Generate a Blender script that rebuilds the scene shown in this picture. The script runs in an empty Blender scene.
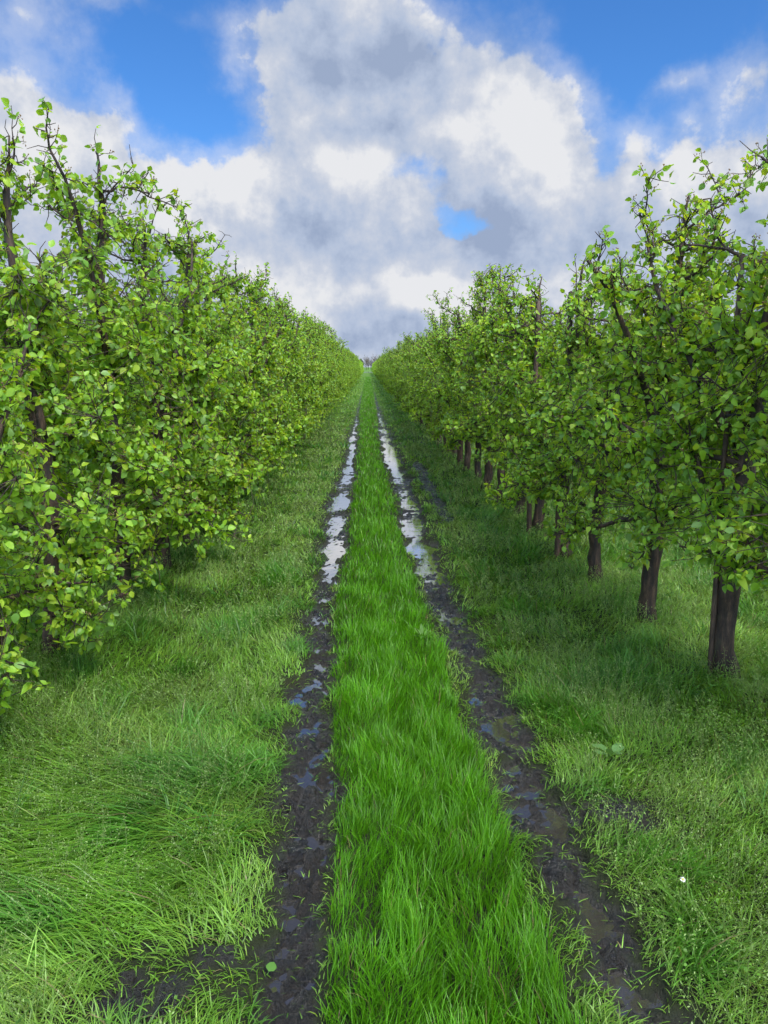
import bpy, math, random
import numpy as np
R = math.radians
rng = np.random.default_rng(11)
scene = bpy.context.scene
COL = scene.collection

# ------------------------------------------------------------------ noise
_perm = np.random.default_rng(5).permutation(1024)
_ga = np.random.default_rng(6).uniform(0, 2*np.pi, 1024)
_gx, _gy = np.cos(_ga), np.sin(_ga)

def perlin(x, y):
    x = np.asarray(x, float) + 517.3; y = np.asarray(y, float) + 311.7
    xi = np.floor(x).astype(int); yi = np.floor(y).astype(int)
    xf = x-xi; yf = y-yi
    def g(ix, iy, dx, dy):
        h = _perm[(_perm[ix & 1023] + iy) & 1023]
        return _gx[h]*dx + _gy[h]*dy
    u = xf*xf*xf*(xf*(xf*6-15)+10); v = yf*yf*yf*(yf*(yf*6-15)+10)
    a = g(xi, yi, xf, yf)*(1-u) + g(xi+1, yi, xf-1, yf)*u
    b = g(xi, yi+1, xf, yf-1)*(1-u) + g(xi+1, yi+1, xf-1, yf-1)*u
    return (a*(1-v) + b*v)*1.5

def fbm(x, y, s, octv=3, off=0.0):
    r = 0; a = 1; t = 0
    for k in range(octv):
        r = r + a*perlin(x/s*2**k + off + 7.1*k, y/s*2**k - off + 3.7*k); t += a; a *= .5
    return r/t

def sstep(a, b, x):
    t = np.clip((x-a)/(b-a), 0, 1); return t*t*(3-2*t)

# ------------------------------------------------------------------ mesh accumulation
class Acc:
    def __init__(s): s.v=[]; s.t=[]; s.q=[]; s.tr=[]; s.qm=[]; s.tm=[]; s.n=0
    def add(s, V, quads=None, tris=None, tint=None, mat=0):
        V = np.asarray(V, float).reshape(-1, 3); s.v.append(V)
        if tint is None: tint = np.ones((len(V), 3))*.5
        s.t.append(np.broadcast_to(tint, (len(V), 3)))
        if quads is not None and len(quads):
            q = np.asarray(quads, np.int64).reshape(-1, 4)+s.n; s.q.append(q); s.qm.append(np.full(len(q), mat))
        if tris is not None and len(tris):
            q = np.asarray(tris, np.int64).reshape(-1, 3)+s.n; s.tr.append(q); s.tm.append(np.full(len(q), mat))
        s.n += len(V)
    def mesh(s, name, mats, smooth=True):
        me = bpy.data.meshes.new(name)
        V = np.concatenate(s.v); T = np.concatenate(s.t)
        Q = np.concatenate(s.q) if s.q else np.zeros((0,4), np.int64)
        Tr = np.concatenate(s.tr) if s.tr else np.zeros((0,3), np.int64)
        nq, nt = len(Q), len(Tr)
        me.vertices.add(len(V)); me.vertices.foreach_set('co', V.astype(np.float32).ravel())
        me.loops.add(nq*4+nt*3); me.polygons.add(nq+nt)
        me.loops.foreach_set('vertex_index', np.concatenate([Q.ravel(), Tr.ravel()]).astype(np.int32))
        ls = np.concatenate([np.arange(nq)*4, nq*4+np.arange(nt)*3]).astype(np.int32)
        me.polygons.foreach_set('loop_start', ls)
        mi = np.concatenate(([x for x in s.qm] or [np.zeros(0)]) + ([x for x in s.tm] or [np.zeros(0)])).astype(np.int32)
        for m in mats: me.materials.append(m)
        me.polygons.foreach_set('material_index', mi)
        me.polygons.foreach_set('use_smooth', np.full(nq+nt, smooth))
        at = me.attributes.new('tint', 'FLOAT_COLOR', 'POINT')
        at.data.foreach_set('color', np.concatenate([T, np.ones((len(T),1))], 1).astype(np.float32).ravel())
        me.update(calc_edges=True); me.validate()
        return me

def link(name, me, parent=None, **props):
    o = bpy.data.objects.new(name, me); COL.objects.link(o)
    if parent is not None: o.parent = parent
    for k, v in props.items(): o[k] = v
    return o

def norm(a): return a/np.maximum(np.linalg.norm(a, axis=-1, keepdims=True), 1e-9)

def tube(acc, pts, rad, sides=8, tint=None, mat=0, knob=0.0, seed=0, cap=True):
    pts = np.asarray(pts, float); n = len(pts); rad = np.broadcast_to(rad, n)
    tan = norm(np.gradient(pts, axis=0))
    ref = np.array([1., .13, .07]) if abs(tan[0][2]) > .6 else np.array([.05, .1, 1.])
    a1 = norm(np.cross(tan, ref)); a2 = np.cross(tan, a1)
    th = np.arange(sides)*2*np.pi/sides
    rr = np.ones((n, sides))
    if knob:
        r = np.random.default_rng(seed)
        s_ = np.linspace(0, n*.35, n)[:, None]
        rr = 1+knob*(perlin(s_*1.3+seed, np.cos(th)[None]*1.2+seed)+.7*perlin(s_*3+seed, np.sin(th)[None]*2))+knob*.25*r.normal(size=(n, sides))
    V = pts[:, None] + (a1[:, None]*np.cos(th)[None, :, None]+a2[:, None]*np.sin(th)[None, :, None])*(rad[:, None]*rr)[..., None]
    i = np.arange(n-1)[:, None]*sides; j = np.arange(sides)[None]; k = (j+1) % sides
    q = np.stack([i+j, i+k, i+sides+k, i+sides+j], -1).reshape(-1, 4)
    V = V.reshape(-1, 3); tr = []
    if cap:
        V = np.vstack([V, pts[-1]+tan[-1]*rad[-1]*.6]); b = (n-1)*sides
        tr = [[b+jj, b+(jj+1) % sides, n*sides] for jj in range(sides)]
    acc.add(V, q, tr, tint, mat)

def sticks(acc, A, B, ra, rb, tint=None, mat=0):
    """many three-sided twigs with a bend in the middle"""
    n = len(A); d = norm(B-A); ref = np.where(np.abs(d[:, 2:3]) > .8, np.array([[1., 0, 0]]), np.array([[0, 0, 1.]]))
    s1 = norm(np.cross(d, ref)); s2 = np.cross(d, s1)
    M = (A+B)/2 + (s1*rng.normal(size=(n, 1))+s2*rng.normal(size=(n, 1)))*np.linalg.norm(B-A, axis=1, keepdims=True)*.10
    V = []
    for P, r in ((A, ra), (M, (ra+rb)/2), (B, rb)):
        for k in range(3):
            a = k*2*np.pi/3; V.append(P+(s1*math.cos(a)+s2*math.sin(a))*r)
    V = np.stack(V, 1); b = (np.arange(n)*9)[:, None, None]
    q = np.array([[k+l*3, (k+1) % 3+l*3, (k+1) % 3+l*3+3, k+l*3+3] for l in range(2) for k in range(3)])
    acc.add(V.reshape(-1, 3), (q[None]+b).reshape(-1, 4), None, tint, mat)

LEAF_T = np.array([[0,-.02,0],[0,.02,0],
                   [.26,-.025,0],[.26,0,0],[.26,.025,0],
                   [.38,-.36,.10],[.38,0,0],[.38,.36,.10],
                   [.60,-.50,.15],[.60,0,0],[.60,.50,.15],
                   [.84,-.30,.08],[.84,0,0],[.84,.30,.08],
                   [1.0,0,-.02]])
LEAF_Q = np.array([[0,2,4,1],[2,5,6,3],[3,6,7,4],[5,8,9,6],[6,9,10,7],[8,11,12,9],[9,12,13,10]])
LEAF_TR = np.array([[11,14,12],[12,14,13]])

def leaves(acc, P, D, N, L, W, tint, fold=1.0, curl=.25, mat=0):
    n = len(P)
    if n == 0: return
    D = norm(D); S = norm(np.cross(D, N)); N = np.cross(S, D)
    t = LEAF_T[None, :, 0]; s_ = LEAF_T[None, :, 1]; h = LEAF_T[None, :, 2]
    c = (curl*rng.normal(.6, .8, size=(n, 1)))
    f = fold*rng.uniform(.2, 1.5, size=(n, 1))
    wav = rng.normal(0, .05, size=(n, 15))*(np.abs(s_) > .1)
    hh = h*f*(W/L)[:, None] - c*t*t*.8 + wav*.6
    V = P[:, None] + D[:, None]*(t*L[:, None]*(1-.12*np.abs(c)))[..., None] + S[:, None]*(s_*W[:, None])[..., None] + N[:, None]*(hh*L[:, None])[..., None]
    b = (np.arange(n)*15)[:, None, None]
    acc.add(V.reshape(-1, 3), (LEAF_Q[None]+b).reshape(-1, 4), (LEAF_TR[None]+b).reshape(-1, 3), np.repeat(tint, 15, 0), mat)

# ------------------------------------------------------------------ materials
def newmat(name):
    m = bpy.data.materials.new(name); m.use_nodes = True; nt = m.node_tree
    for n in list(nt.nodes): nt.nodes.remove(n)
    out = nt.nodes.new('ShaderNodeOutputMaterial'); p = nt.nodes.new('ShaderNodeBsdfPrincipled')
    nt.links.new(p.outputs[0], out.inputs[0]); return m, nt, p, out

def noise(nt, scale, detail=4, rough=.6, coord='Object', vec=None):
    n = nt.nodes.new('ShaderNodeTexNoise'); n.inputs['Scale'].default_value = scale
    n.inputs['Detail'].default_value = detail; n.inputs['Roughness'].default_value = rough
    if vec is None:
        tc = nt.nodes.new('ShaderNodeTexCoord'); vec = tc.outputs[coord]
    nt.links.new(vec, n.inputs['Vector']); return n

def ramp(nt, fac, stops):
    r = nt.nodes.new('ShaderNodeValToRGB'); e = r.color_ramp.elements
    while len(e) < len(stops): e.new(.5)
    for x, (p, c) in zip(e, stops): x.position = p; x.color = (*c, 1)
    nt.links.new(fac, r.inputs[0]); return r

def mathn(nt, op, a, b=None, c=None, clamp=False):
    n = nt.nodes.new('ShaderNodeMath'); n.operation = op; n.use_clamp = clamp
    for i, x in enumerate((a, b, c)):
        if x is None: continue
        if isinstance(x, (int, float)): n.inputs[i].default_value = x
        else: nt.links.new(x, n.inputs[i])
    return n.outputs[0]

def mixc(nt, fac, a, b, mode='MIX'):
    n = nt.nodes.new('ShaderNodeMix'); n.data_type = 'RGBA'; n.blend_type = mode
    for s_, x in ((n.inputs[0], fac), (n.inputs[6], a), (n.inputs[7], b)):
        if isinstance(x, (int, float)): s_.default_value = x
        elif isinstance(x, tuple): s_.default_value = (*x, 1)
        else: nt.links.new(x, s_)
    return n.outputs[2]

def foliage_mat(name, trans=.35, rough=.38, spec=.5, vary=.25, satscale=1.25):
    m, nt, p, out = newmat(name)
    a = nt.nodes.new('ShaderNodeAttribute'); a.attribute_name = 'tint'
    nz = noise(nt, 1.7, 2, .5, vec=nt.nodes.new('ShaderNodeNewGeometry').outputs['Position'])
    br = nt.nodes.new('ShaderNodeMapRange'); br.inputs[1].default_value = .3; br.inputs[2].default_value = .7
    br.inputs[3].default_value = 1-vary; br.inputs[4].default_value = 1+vary
    nt.links.new(nz.outputs[0], br.inputs[0])
    c = nt.nodes.new('ShaderNodeVectorMath'); c.operation = 'SCALE'
    nt.links.new(a.outputs['Color'], c.inputs[0]); nt.links.new(br.outputs[0], c.inputs['Scale'])
    nt.links.new(c.outputs[0], p.inputs['Base Color'])
    p.inputs['Roughness'].default_value = rough; p.inputs['Specular IOR Level'].default_value = spec
    t = nt.nodes.new('ShaderNodeBsdfTranslucent')
    tc = nt.nodes.new('ShaderNodeVectorMath'); tc.operation = 'MULTIPLY'
    tc.inputs[1].default_value = (1.35*satscale, 1.35, .45)
    nt.links.new(c.outputs[0], tc.inputs[0]); nt.links.new(tc.outputs[0], t.inputs[0])
    mx = nt.nodes.new('ShaderNodeMixShader'); mx.inputs[0].default_value = trans
    nt.links.new(p.outputs[0], mx.inputs[1]); nt.links.new(t.outputs[0], mx.inputs[2]); nt.links.new(mx.outputs[0], out.inputs[0])
    return m

M_LEAF = foliage_mat('pear_leaf', .48, .44, .42, .12)
M_GRASS = foliage_mat('grass_blade', .40, .42, .4, .14, 1.0)
M_WEED = foliage_mat('weed_leaf', .3, .5, .3, .2, 1.0)

def bark_mat(name, c0, c1, c2, sc=1.0):
    m, nt, p, out = newmat(name)
    tc = nt.nodes.new('ShaderNodeTexCoord')
    mp = nt.nodes.new('ShaderNodeMapping'); mp.inputs['Scale'].default_value = (34*sc, 34*sc, 7*sc); nt.links.new(tc.outputs['Object'], mp.inputs[0])
    n1 = noise(nt, 1, 6, .7, vec=mp.outputs[0]); n2 = noise(nt, 9, 4, .6, vec=tc.outputs['Object'])
    r = ramp(nt, n1.outputs[0], [(.38, c0), (.52, c1), (.66, c2)])
    moss = ramp(nt, n2.outputs[0], [(.55, (0, 0, 0)), (.72, (.55, .55, .55))])
    nt.links.new(mixc(nt, moss.outputs[0], r.outputs[0], (.040, .045, .022)), p.inputs['Base Color'])
    p.inputs['Roughness'].default_value = .72
    b = nt.nodes.new('ShaderNodeBump'); b.inputs['Strength'].default_value = .9; b.inputs['Distance'].default_value = .012
    nt.links.new(n1.outputs[0], b.inputs['Height']); nt.links.new(b.outputs[0], p.inputs['Normal'])
    return m
M_BARK = bark_mat('pear_bark', (.008, .005, .004), (.034, .018, .011), (.085, .05, .032))
M_STAKE = bark_mat('stake_wood', (.018, .010, .007), (.050, .028, .018), (.10, .06, .04), .8)
M_TIE, nt, p, _ = newmat('rubber_tie'); p.inputs['Roughness'].default_value = .6
nz = noise(nt, 60); nt.links.new(ramp(nt, nz.outputs[0], [(.3, (.012, .012, .012)), (.7, (.03, .03, .028))]).outputs[0], p.inputs['Base Color'])
M_FRUIT, nt, p, _ = newmat('withered_blossom'); p.inputs['Roughness'].default_value = .7
nz = noise(nt, 40); nt.links.new(ramp(nt, nz.outputs[0], [(.35, (.10, .045, .02)), (.6, (.20, .14, .05))]).outputs[0], p.inputs['Base Color'])

def ground_mat():
    m, nt, p, out = newmat('soil_and_mud')
    geo = nt.nodes.new('ShaderNodeNewGeometry'); pos = geo.outputs['Position']
    a = nt.nodes.new('ShaderNodeAttribute'); a.attribute_name = 'tint'      # R = mud, G = wetness
    sep = nt.nodes.new('ShaderNodeSeparateColor'); nt.links.new(a.outputs['Color'], sep.inputs[0])
    n1 = noise(nt, 30, 8, .7, vec=pos); n2 = noise(nt, 3.1, 4, .6, vec=pos); n3 = noise(nt, 75, 3, .6, vec=pos)
    mud = ramp(nt, n1.outputs[0], [(.3, (.004, .003, .0025)), (.52, (.012, .009, .007)), (.72, (.036, .026, .019))])
    turf = ramp(nt, n2.outputs[0], [(.3, (.016, .020, .008)), (.6, (.026, .034, .012)), (.8, (.04, .033, .018))])
    turf2 = mixc(nt, sep.outputs[2], turf.outputs[0], (.075, .15, .022))
    col = mixc(nt, sep.outputs[0], turf2, mud.outputs[0])
    nt.links.new(col, p.inputs['Base Color'])
    wn = ramp(nt, n2.outputs[0], [(.42, (1, 1, 1)), (.6, (0, 0, 0))])
    wet = mathn(nt, 'MULTIPLY', sep.outputs[1], mathn(nt, 'ADD', .35, mathn(nt, 'MULTIPLY', wn.outputs[0], .65)))
    nt.links.new(mathn(nt, 'SUBTRACT', .92, mathn(nt, 'MULTIPLY', wet, .86)), p.inputs['Roughness'])
    nt.links.new(mathn(nt, 'ADD', .2, mathn(nt, 'MULTIPLY', wet, .8)), p.inputs['Specular IOR Level'])
    b = nt.nodes.new('ShaderNodeBump'); b.inputs['Strength'].default_value = 1.0; b.inputs['Distance'].default_value = .035
    nt.links.new(mathn(nt, 'ADD', n1.outputs[0], mathn(nt, 'MULTIPLY', n3.outputs[0], .8)), b.inputs['Height'])
    nt.links.new(b.outputs[0], p.inputs['Normal'])
    return m
M_GROUND = ground_mat()

def water_mat():
    m, nt, p, out = newmat('puddle_water')
    p.inputs['Base Color'].default_value = (.03, .026, .022, 1); p.inputs['Roughness'].default_value = .04
    p.inputs['IOR'].default_value = 1.75; p.inputs['Specular IOR Level'].default_value = .5
    n = noise(nt, 9, 2, .5, vec=nt.nodes.new('ShaderNodeNewGeometry').outputs['Position'])
    b = nt.nodes.new('ShaderNodeBump'); b.inputs['Strength'].default_value = .10; b.inputs['Distance'].default_value = .01
    nt.links.new(n.outputs[0], b.inputs['Height']); nt.links.new(b.outputs[0], p.inputs['Normal'])
    g = nt.nodes.new('ShaderNodeBsdfGlossy'); g.inputs['Roughness'].default_value = .05; g.inputs['Color'].default_value = (.95, .95, .95, 1)
    nt.links.new(b.outputs[0], g.inputs['Normal'])
    lw = nt.nodes.new('ShaderNodeLayerWeight'); lw.inputs['Blend'].default_value = .5
    mr = nt.nodes.new('ShaderNodeMapRange'); mr.interpolation_type = 'SMOOTHSTEP'
    for k_, v_ in zip((1, 2, 3, 4), (.45, .85, 0, .75)): mr.inputs[k_].default_value = v_
    nt.links.new(lw.outputs['Facing'], mr.inputs[0]); mx = nt.nodes.new('ShaderNodeMixShader')
    nt.links.new(mr.outputs[0], mx.inputs[0]); nt.links.new(p.outputs[0], mx.inputs[1]); nt.links.new(g.outputs[0], mx.inputs[2]); nt.links.new(mx.outputs[0], out.inputs[0])
    return m
M_WATER = water_mat()

# ------------------------------------------------------------------ terrain
TY = np.array([0, 1.7, 2.4, 3.3, 4.2, 5.3, 7.3, 11.3, 17.7, 29, 60, 220])
TL = np.array([-.20, -.235, -.22, -.285, -.30, -.315, -.335, -.335, -.355, -.38, -.39, -.39])
TR = np.array([.82, .735, .675, .635, .605, .560, .505, .455, .43, .42, .42, .42])
WL = np.array([.22, .20, .16, .19, .13, .12, .22, .22, .20, .08, -.05, -.1])
WR = np.array([.22, .19, .17, .17, .17, .18, .24, .29, .30, .16, -.04, -.1])
def tracks(x, y):
    wob = .06*fbm(x*0+1, y, .9, 3) ; wob2 = .06*fbm(x*0+9, y, .8, 3)
    e = .12*fbm(x, y, .24, 3)+.06*fbm(x, y, .06, 2)
    wm = 1+.75*fbm(x*0+3, y, .55, 2); wn = 1+.75*fbm(x*0+15, y, .6, 2)
    dl = np.abs(x-np.interp(y, TY, TL)-wob) - np.interp(y, TY, WL)/2*wm - e
    dr = np.abs(x-np.interp(y, TY, TR)-wob2) - np.interp(y, TY, WR)/2*wn - e
    d3 = np.abs(x-.86-.01*y*0) - .07 - e + np.where((y > 8) & (y < 13.5), 0, 9)
    pa = np.hypot((x+.53)/.20, (y-1.84)/.12)*.12-.09 - e*1.4          # bare patch lower left
    pb = np.hypot((x-.93)/.12, (y-2.62)/.10)*.1-.07 - e
    return dl, dr, d3, pa, pb
def mudmask(x, y):
    dl, dr, d3, pa, pb = tracks(x, y)
    return sstep(.035, -.035, np.minimum.reduce([dl, dr, d3, pa, pb]))
def H(x, y):
    x = np.asarray(x, float); y = np.asarray(y, float)
    dl, dr, d3, pa, pb = tracks(x, y)
    m2 = sstep(.06, -.05, np.minimum(dl, dr)); m = sstep(.04, -.04, np.minimum.reduce([dl, dr, d3, pa, pb]))
    near = sstep(60, 25, y)
    base = .030*fbm(x, y, 1.6, 2)*(1-m2)*near + .012*fbm(x, y, .3, 2)*(1-m2)*near
    base = base + .10*sstep(1.1, 1.8, np.abs(x-.05))*sstep(2.6, 1.9, np.abs(x-.05))*near*.6
    rut = -.060*m2 + .028*m2*fbm(x*.3, y, 1.1, 2, 61)*near - .02*(m-m2)*(m > m2)
    l1 = fbm(x, y, .16, 3, 3.3); l2 = 1-np.abs(fbm(x, y, .085, 3, 8.1))*2.6
    tread = np.sin(y*2*np.pi/.17 + 2*perlin(x*6, y*2))*.5
    l3 = np.abs(fbm(x, y, .055, 2, 12.4))*2-.35
    lumps = m*near*(.046*l1 + .026*l2 + .030*l3 + .006*tread + .006*fbm(x, y, .025, 2))
    lumps = lumps*np.interp(y, [0, 5.5, 7, 30], [1.1, .95, .40, .28])
    clod = .055*np.exp(-((x+.24)/.13)**2-((y-2.73)/.10)**2)*(1+.8*fbm(x, y, .07, 2)) + .03*np.exp(-((x-.60)/.10)**2-((y-2.35)/.12)**2)
    return base+rut+lumps+clod
def water_level(y): return np.interp(y, [0, 1.5, 3.1, 3.6, 4.6, 5.6, 6.8, 8, 13, 22, 30, 34], [-.049, -.045, -.047, -.047, -.047, -.047, -.044, -.046, -.044, -.046, -.053, -.085])

def axis(breaks):
    out = [breaks[0][0]]
    for (a, da), (b, db) in zip(breaks[:-1], breaks[1:]):
        x = a
        while x < b:
            x += da+(db-da)*(x-a)/(b-a); out.append(min(x, b))
    return np.unique(np.round(out, 5))
xs = axis([(0, .014), (1.05, .014), (1.3, .05), (6, .25), (30, 3), (300, 60), (3000, 300)])
xs = np.unique(np.concatenate([-xs, xs]))
ys = axis([(-8, .8), (1, .2), (1.3, .013), (4, .018), (8, .035), (16, .08), (35, .3), (100, 2), (400, 30), (4000, 400)])
X, Y = np.meshgrid(xs, ys); Z = H(X, Y)
far = sstep(200, 60, Y)*sstep(30, 8, np.abs(X)); Z = Z*far
mm = mudmask(X, Y)*far
wet = mm*np.clip(.75+.6*fbm(X, Y, .35, 2)+np.interp(Y, [0, 3, 6, 8], [0.0, .1, .3, .4]), 0, 1)
acc = Acc(); nx, ny = len(xs), len(ys)
ii = (np.arange(ny-1)[:, None]*nx+np.arange(nx-1)[None]).ravel()
acc.add(np.stack([X, Y, Z], -1).reshape(-1, 3), np.stack([ii, ii+1, ii+nx+1, ii+nx], -1), None, np.stack([mm, wet, sstep(12, 45, Y)], -1).reshape(-1, 3))
link('ground', acc.mesh('ground', [M_GROUND]), kind='structure')
print('ground verts', acc.n)
# puddle water lying in the two ruts
acc = Acc()
yw = axis([(1.35, .05), (34, .3)])
for T_, W_, up in ((TL, WL, .002), (TR, WR, .008)):
    wl = water_level(yw)+up*sstep(7, 5, yw)
    c = np.interp(yw, TY, T_); w = np.interp(yw, TY, W_)/2+.10
    V = np.stack([np.stack([c-w, yw, wl], -1), np.stack([c+w, yw, wl], -1)], 1).reshape(-1, 3)
    k = np.arange(len(yw)-1)*2
    acc.add(V, np.stack([k, k+1, k+3, k+2], -1))
link('water', acc.mesh('water', [M_WATER]), kind='structure')
# a ditch crossing beyond the end of the rows
acc = Acc(); acc.add([[-60, 236, .02], [60, 236, .02], [60, 262, .02], [-60, 262, .02]], [[0, 1, 2, 3]])
link('ditch_water', acc.mesh('ditch_water', [M_WATER]), kind='structure')

# ------------------------------------------------------------------ trees
def leaf_tints(n, r):
    a = np.array([.220, .400, .030]); b = np.array([.135, .290, .030]); c = np.array([.310, .450, .035]); d = np.array([.17, .31, .07])
    k = r.random(n)[:, None]; base = np.where(k < .48, a, np.where(k < .70, b, np.where(k < .90, c, d)))
    return base*r.uniform(.78, 1.18, (n, 1))

def wander(p0, d0, length, n, crook, up, r):
    pts = [np.array(p0, float)]; d = np.array(d0, float)/np.linalg.norm(d0)
    for k in range(n):
        d = d + r.normal(0, crook, 3) + np.array([0, 0, up]); d /= np.linalg.norm(d)
        pts.append(pts[-1]+d*length/n)
    return np.array(pts)

def build_tree(seed, ht, lean=(0, 0), crown_lo=.5, nleaf=1.0, trunk_r=.056, bare_top=.28, lsz=1.0, fill=420, lead=1, ftop=.78):
    r = np.random.default_rng(seed)
    n = 30; z = np.linspace(-.06, ht, n)
    f = np.clip(z/ht, 0, 1)
    wx = np.cumsum(r.normal(0, .008, n)); wy = np.cumsum(r.normal(0, .008, n))
    for a in (wx, wy): a -= a[0]
    kx = .03*np.sin(f*r.uniform(4, 7)+r.uniform(0, 6)); ky = .03*np.sin(f*r.uniform(4, 7)+r.uniform(0, 6))
    tp = np.stack([lean[0]*f**1.3*ht+wx+(kx-kx[0]), lean[1]*f**1.3*ht+wy+(ky-ky[0]), z], -1)
    rad = trunk_r*(1-.72*f**.85)*(1+.30*np.exp(-np.maximum(z, 0)/.07))
    rad = rad*(1+.16*r.random(n)*(f > .2)); rad[-4:] *= np.array([.8, .6, .45, .3])
    trunk = Acc(); tube(trunk, tp, rad, 12, knob=.16, seed=seed % 97)
    for k in range(7):  # pruning knobs
        i = r.integers(5, n-4); d = norm(np.append(r.normal(size=2), .2)); q = tp[i]+d*rad[i]*.6
        tube(trunk, [q, q+d*rad[i]*.5, q+d*rad[i]*.9], [rad[i]*.55, rad[i]*.5, rad[i]*.25], 7, knob=.15, seed=k)
    limbs = []; segs = []          # segs: polyline points that carry spurs, with weights
    def sample(pts, dens):
        L = np.linalg.norm(np.diff(pts, axis=0), axis=1).sum(); m = max(2, int(L*dens))
        u = np.linspace(0, len(pts)-1, m)+r.normal(0, .1, m); u = np.clip(u, 0, len(pts)-1.001)
        i = u.astype(int); w = (u-i)[:, None]
        segs.append((pts[i]*(1-w)+pts[i+1]*w, norm(pts[i+1]-pts[i])))
    nl = r.integers(15, 19)
    hs = np.linspace(crown_lo, ht*.9, nl)+r.normal(0, .05, nl)
    az = r.uniform(0, 6.28)
    for k, hz in enumerate(hs):
        az += 2.4+r.normal(0, .4)
        c0 = np.array([np.interp(hz, z, tp[:, 0]), np.interp(hz, z, tp[:, 1]), hz])
        fh = (hz-crown_lo)/(ht-crown_lo)
        Lh = (0.76-.46*max(fh, 0)**1.3)*r.uniform(.75, 1.2)*(1.12 if abs(math.sin(az)) > .7 else 1)
        el = r.uniform(-.05, .45) if fh < .25 else r.uniform(.0, .8)
        d = np.array([math.cos(az)*math.cos(el), math.sin(az)*math.cos(el)*1.05, math.sin(el)])
        pl = wander(c0, d, Lh, 7, .22, .035 if fh > .2 else -.015, r)
        r0 = np.interp(hz, z, rad)*.42
        la = Acc(); tube(la, pl, np.linspace(max(r0, .008), .0045, 8), 7, knob=.15, seed=k)
        sample(pl[1:], 26)
        for s_ in range(r.integers(4, 7) if fh < .62 else r.integers(1, 4)):
            i = r.integers(1, 7); d2 = norm(norm(pl[min(i+1, 7)]-pl[i])*.6+r.normal(0, .75, 3)+np.array([0, 0, .25]))
            p2 = wander(pl[i], d2, r.uniform(.12, .34), 4, .25, .06, r)
            tube(la, p2, np.linspace(.0055, .0028, 5), 5, knob=.1, seed=s_)
            sample(p2, 34)
        limbs.append(la)
    for k in range(lead):   # thick slanting leaders, kept dark and visible in the airy top
        z0 = ht*r.uniform(.36, .5); c0 = np.array([np.interp(z0, z, tp[:, 0]), np.interp(z0, z, tp[:, 1]), z0])
        d = norm(np.array([r.normal(0, .22), r.choice([-1, 1])*r.uniform(.3, .6), 1.0]))
        pl = wander(c0, d, ht*r.uniform(.42, .56), 10, .10, .03, r)
        la = Acc(); tube(la, pl, np.linspace(trunk_r*.55, .007, 11), 9, knob=.16, seed=k); sample(pl[3:], 22)
        for s_ in range(6):
            i = r.integers(4, 11); p2 = wander(pl[i], norm(r.normal(0, .8, 3)+[0, 0, .3]), r.uniform(.12, .28), 4, .25, .05, r)
            tube(la, p2, np.linspace(.007, .003, 5), 5, knob=.1, seed=s_); sample(p2, 34)
        limbs.append(la)
    for k in range(r.integers(2, 5)):   # upright shoots at the top
        i = r.integers(n-12, n-2); d = norm(np.append(r.normal(0, .35, 2), 1))
        pu = wander(tp[i], d, r.uniform(.25, .55)*(1-bare_top*.5), 6, .16, .05, r)
        la = Acc(); tube(la, pu, np.linspace(.008, .0025, 7), 6, knob=.12, seed=k); sample(pu, 20); limbs.append(la)
    sample(tp[int(n*crown_lo/ht)+2:], 16)
    P = np.concatenate([s_[0] for s_ in segs]); T = np.concatenate([s_[1] for s_ in segs])
    rep = r.random(len(P))
    P = np.concatenate([P, P[rep < .95]]); T = np.concatenate([T, T[rep < .95]])
    dd = norm(r.normal(size=P.shape)+T*.35+np.array([0, 0, .30]))
    E = P+dd*r.uniform(.025, .13, (len(P), 1))
    E[:, 2] = np.maximum(E[:, 2], crown_lo-.16)
    # twigs reaching out to fill the flat hedge between neighbouring trees
    q = r.random(fill); zf = crown_lo+.02+(ht*ftop-crown_lo)*q**.9; th = .56-.30*((zf-crown_lo)/(ht-crown_lo))**1.3
    Fp = np.stack([np.interp(zf, z, tp[:, 0])*.5+th*np.clip(r.normal(0, .62, fill), -1, 1), r.uniform(-.54, .54, fill), zf], -1)
    Fp = Fp[fbm(Fp[:, 1]+seed, Fp[:, 2]+Fp[:, 0], .33, 2) > -.35]
    near_i = np.array([np.argmin(((P-f_)**2).sum(1)) for f_ in Fp]); Q = P[near_i]
    P = np.concatenate([P, Q]); E = np.concatenate([E, Fp]); dd = np.concatenate([dd, norm(Fp-Q+[0, 0, .05])])
    crown = Acc(); twigs = Acc()
    sticks(twigs, P, E, .0032, .0019)
    # rosettes, thinner towards the top
    fh = (E[:, 2]-crown_lo)/(ht-crown_lo)
    kp = r.random(len(E)) > .35*sstep(.58, .88, fh); E, dd, fh = E[kp], dd[kp], fh[kp]
    cnt = np.round(r.uniform(3.2, 8.2, len(E))*nleaf*(1-bare_top*sstep(.50, .80, fh))).astype(int)
    idx = np.repeat(np.arange(len(E)), cnt); m = len(idx)
    ax = dd[idx]; rad_ = norm(r.normal(size=(m, 3))+ax*.35); rad_[:, 2] -= r.uniform(0, .75, m); rad_ = norm(rad_)
    base = E[idx]-ax*r.uniform(0, .04, (m, 1))
    up = norm(np.array([0, 0, .75])+r.normal(0, .55, (m, 3)) + norm(base*np.array([1, 1, 0]))*.55)
    L = r.uniform(.036, .082, m)*lsz*np.where(r.random(m) < .15, .6, 1); W = L*r.uniform(.46, .62, m)
    leaves(crown, base, rad_, up, L, W, leaf_tints(m, r), 1.35, .40, 0)
    # withered blossom clusters
    pick = r.random(len(E)) < .30; F = np.repeat(E[pick], 5, 0); k = len(F)
    G = F+norm(r.normal(size=(k, 3))+np.array([0, 0, .5]))*r.uniform(.012, .03, (k, 1))
    sticks(crown, F, G, .0009, .0008, mat=1)
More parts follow.
